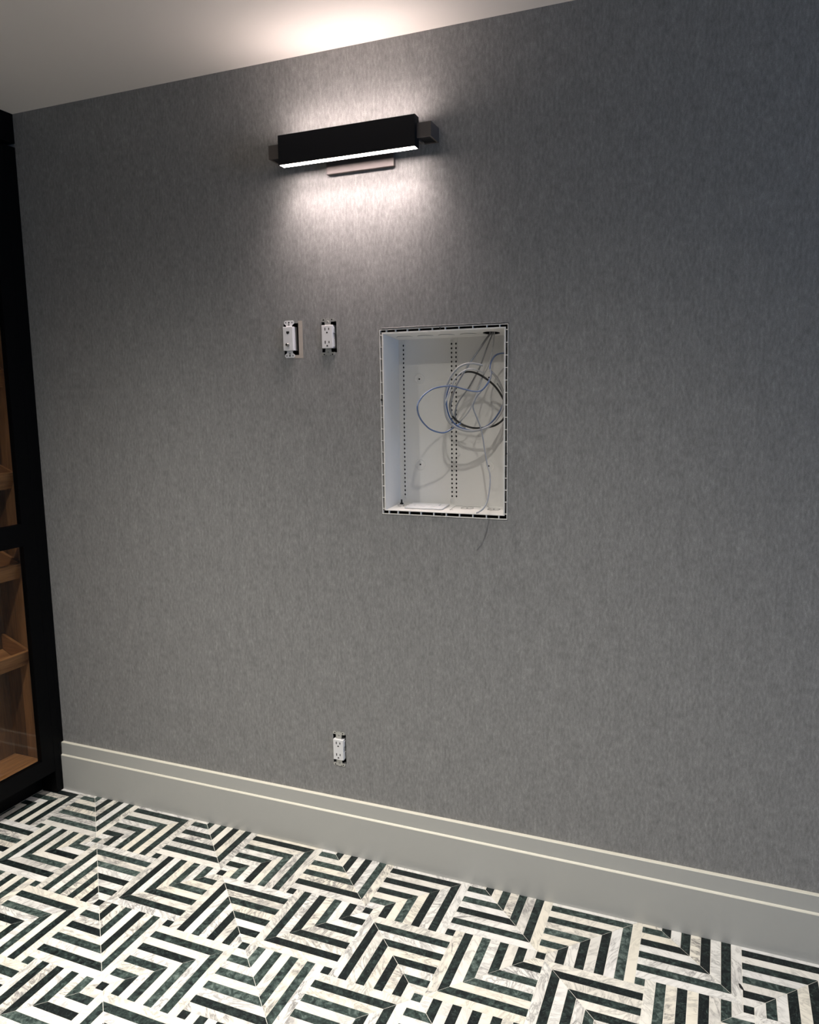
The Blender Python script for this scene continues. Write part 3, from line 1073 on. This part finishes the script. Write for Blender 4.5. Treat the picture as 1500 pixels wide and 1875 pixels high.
# ---------------------------------------------------------------- glazed cabinet on the left
CX = -14.55                      # plane of the door faces
CBK = -21.6                      # inner face of the back panel
CY0, CY1 = -37.0, -2.6           # inside width
CA = empty('wine_cabinet', (-18, -20, 0), 'tall black cabinet with glass door and wooden bottle trays at the left edge', 'cabinet')
MB().box(-18.1, CX, -1.93, -0.72, 0.001, 92.1, 0.02).build('filler_strip', M_CABBLK, CA)
MB().box(CX - 0.75, CX, -0.72, -0.02, 7.46, 92.1).build('scribe_strip', M_CABBLK, CA)
MB().box(-18.1, -17.4, CY0 - 1, -1.95, 0.001, 3.6).build('toe_kick', M_CABBLK, CA)
MB().box(CBK - 0.8, CX - 0.9, CY1, CY1 + 0.6, 3.6, 92.0).build('side_panel', M_WOODV, CA)
MB().box(-18.85, CX - 0.92, CY1 - 0.14, CY1 - 0.005, 5.48, 92.0, 0.02).build('side_stile', M_WOODVL, CA)
MB().box(CBK - 0.7, CBK, CY0, CY1 - 0.01, 3.6, 92.0).build('back_panel', M_WOODV, CA)
MB().box(CBK - 0.8, CX - 0.9, CY0 - 0.6, CY0, 3.6, 92.0).build('side_panel', M_WOODV, CA)
# floor boards
nb = 4
for k_ in range(nb):
    xa = lerp(CBK + 0.02, CX - 0.95, k_ / nb)
    xb = lerp(CBK + 0.02, CX - 0.95, (k_ + 1) / nb)
    MB().box(xa + 0.01, xb - 0.01, CY0 + 0.01, CY1 - 0.15, 4.7, 5.46, 0.03).build('floor_board', M_WOODH, CA)
MB().box(CBK, CX - 0.9, CY0, CY1 - 0.15, 91.3, 92.0).build('top_panel', M_WOODH, CA)
MB().box(CBK - 0.8, CX + 0.02, CY0 - 1, -0.02, 92.6, H - 0.02).build('crown_board', M_CABBLK, CA)
# door
ya_, yb_, yc_, yd_ = CY0 - 0.6, CY0 + 1.6, -4.13, -1.96
zed = [3.45, 5.88, 38.05, 41.15, 74.25, 77.3, 89.6, 91.9]
pol = []
for k_ in range(7):
    pol.append([(ya_, zed[k_]), (yb_, zed[k_]), (yb_, zed[k_ + 1]), (ya_, zed[k_ + 1])])
    pol.append([(yc_, zed[k_]), (yd_, zed[k_]), (yd_, zed[k_ + 1]), (yc_, zed[k_ + 1])])
    if k_ % 2 == 0:
        pol.append([(yb_, zed[k_]), (yc_, zed[k_]), (yc_, zed[k_ + 1]), (yb_, zed[k_ + 1])])
df = MB()
ky = {}
for sgn, xx in ((1, CX), (-1, CX - 0.85)):
    for po in pol:
        vv = []
        for p in po:
            kk = (p[0], p[1], sgn)
            if kk not in ky:
                ky[kk] = df.bm.verts.new((xx, p[0], p[1]))
            vv.append(ky[kk])
        df.bm.faces.new(vv)
be = [e for e in df.bm.edges if len(e.link_faces) == 1 and e.verts[0].co.x > CX - 0.1]
for e in be:
    p, q = [(v.co.y, v.co.z) for v in e.verts]
    m1 = min((v for v in df.bm.verts if v.co.x < CX - 0.1), key=lambda v: (v.co.y - p[0]) ** 2 + (v.co.z - p[1]) ** 2)
    m2 = min((v for v in df.bm.verts if v.co.x < CX - 0.1), key=lambda v: (v.co.y - q[0]) ** 2 + (v.co.z - q[1]) ** 2)
    df.bm.faces.new([e.verts[0], e.verts[1], m2, m1])
DR = df.build('door', M_CABBLK, CA)
for za, zb in ((5.88, 38.05), (41.15, 74.25), (77.3, 89.6)):
    # glazing bead and pane
    MB().box(CX - 0.50, CX - 0.38, CY0 + 1.62, -4.14, za + 0.01, zb - 0.01).build('glass_pane', M_GLASS, DR)
# tilted trays
for k_, zt in enumerate((9.1 - 100, 22.28, 35.28, 48.3, 62.47, 76.0)):
    if zt < 0:
        continue
    x_f, x_b = -16.35, CBK + 0.03
    rise = 0.40
    ya, yb = CY0 + 0.02, CY1 - 0.16
    fb = MB()
    # front board leans outwards at the top
    fb.prism([(x_f, ya, zt), (x_f - 0.42, ya, zt + 0.12), (x_f - 1.55, ya, zt - 2.15), (x_f - 1.13, ya, zt - 2.35)], (0, yb - ya, 0), 0.03)
    tr = fb.build('tray', M_WOODH, CA)
    for y_ in (yb - 0.45, ya):
        sb = MB()
        sb.prism([(x_f - 0.44, y_, zt + 0.10), (x_b, y_, zt + 0.10 + rise * (x_f - 0.44 - x_b)), (x_b, y_, zt - 0.2), (x_f - 1.55, y_, zt - 2.15)], (0, 0.45, 0), 0.02)
        sb.build('tray_side', M_WOODX, tr)
    tb = MB()
    tb.prism([(x_f - 1.56, ya + 0.47, zt - 2.1), (x_b, ya + 0.47, zt - 0.25), (x_b, ya + 0.47, zt - 0.6), (x_f - 1.50, ya + 0.47, zt - 2.45)], (0, yb - ya - 0.94, 0), 0.02)
    tb.build('tray_bottom', M_WOODH, tr)

# ---------------------------------------------------------------- scrap on the floor
sc_ = MB()
sc_.prism([(79.65, -6.45, 0.01), (79.82, -6.5, 0.01), (80.0, -6.85, 0.01), (80.12, -7.2, 0.01), (79.9, -7.15, 0.01), (79.72, -6.9, 0.01)], (0, 0, 0.06), 0.01)
tag(sc_.build('floor_scrap', M_DARK), 'tiny black scrap lying on the mosaic floor at the right', 'scrap')
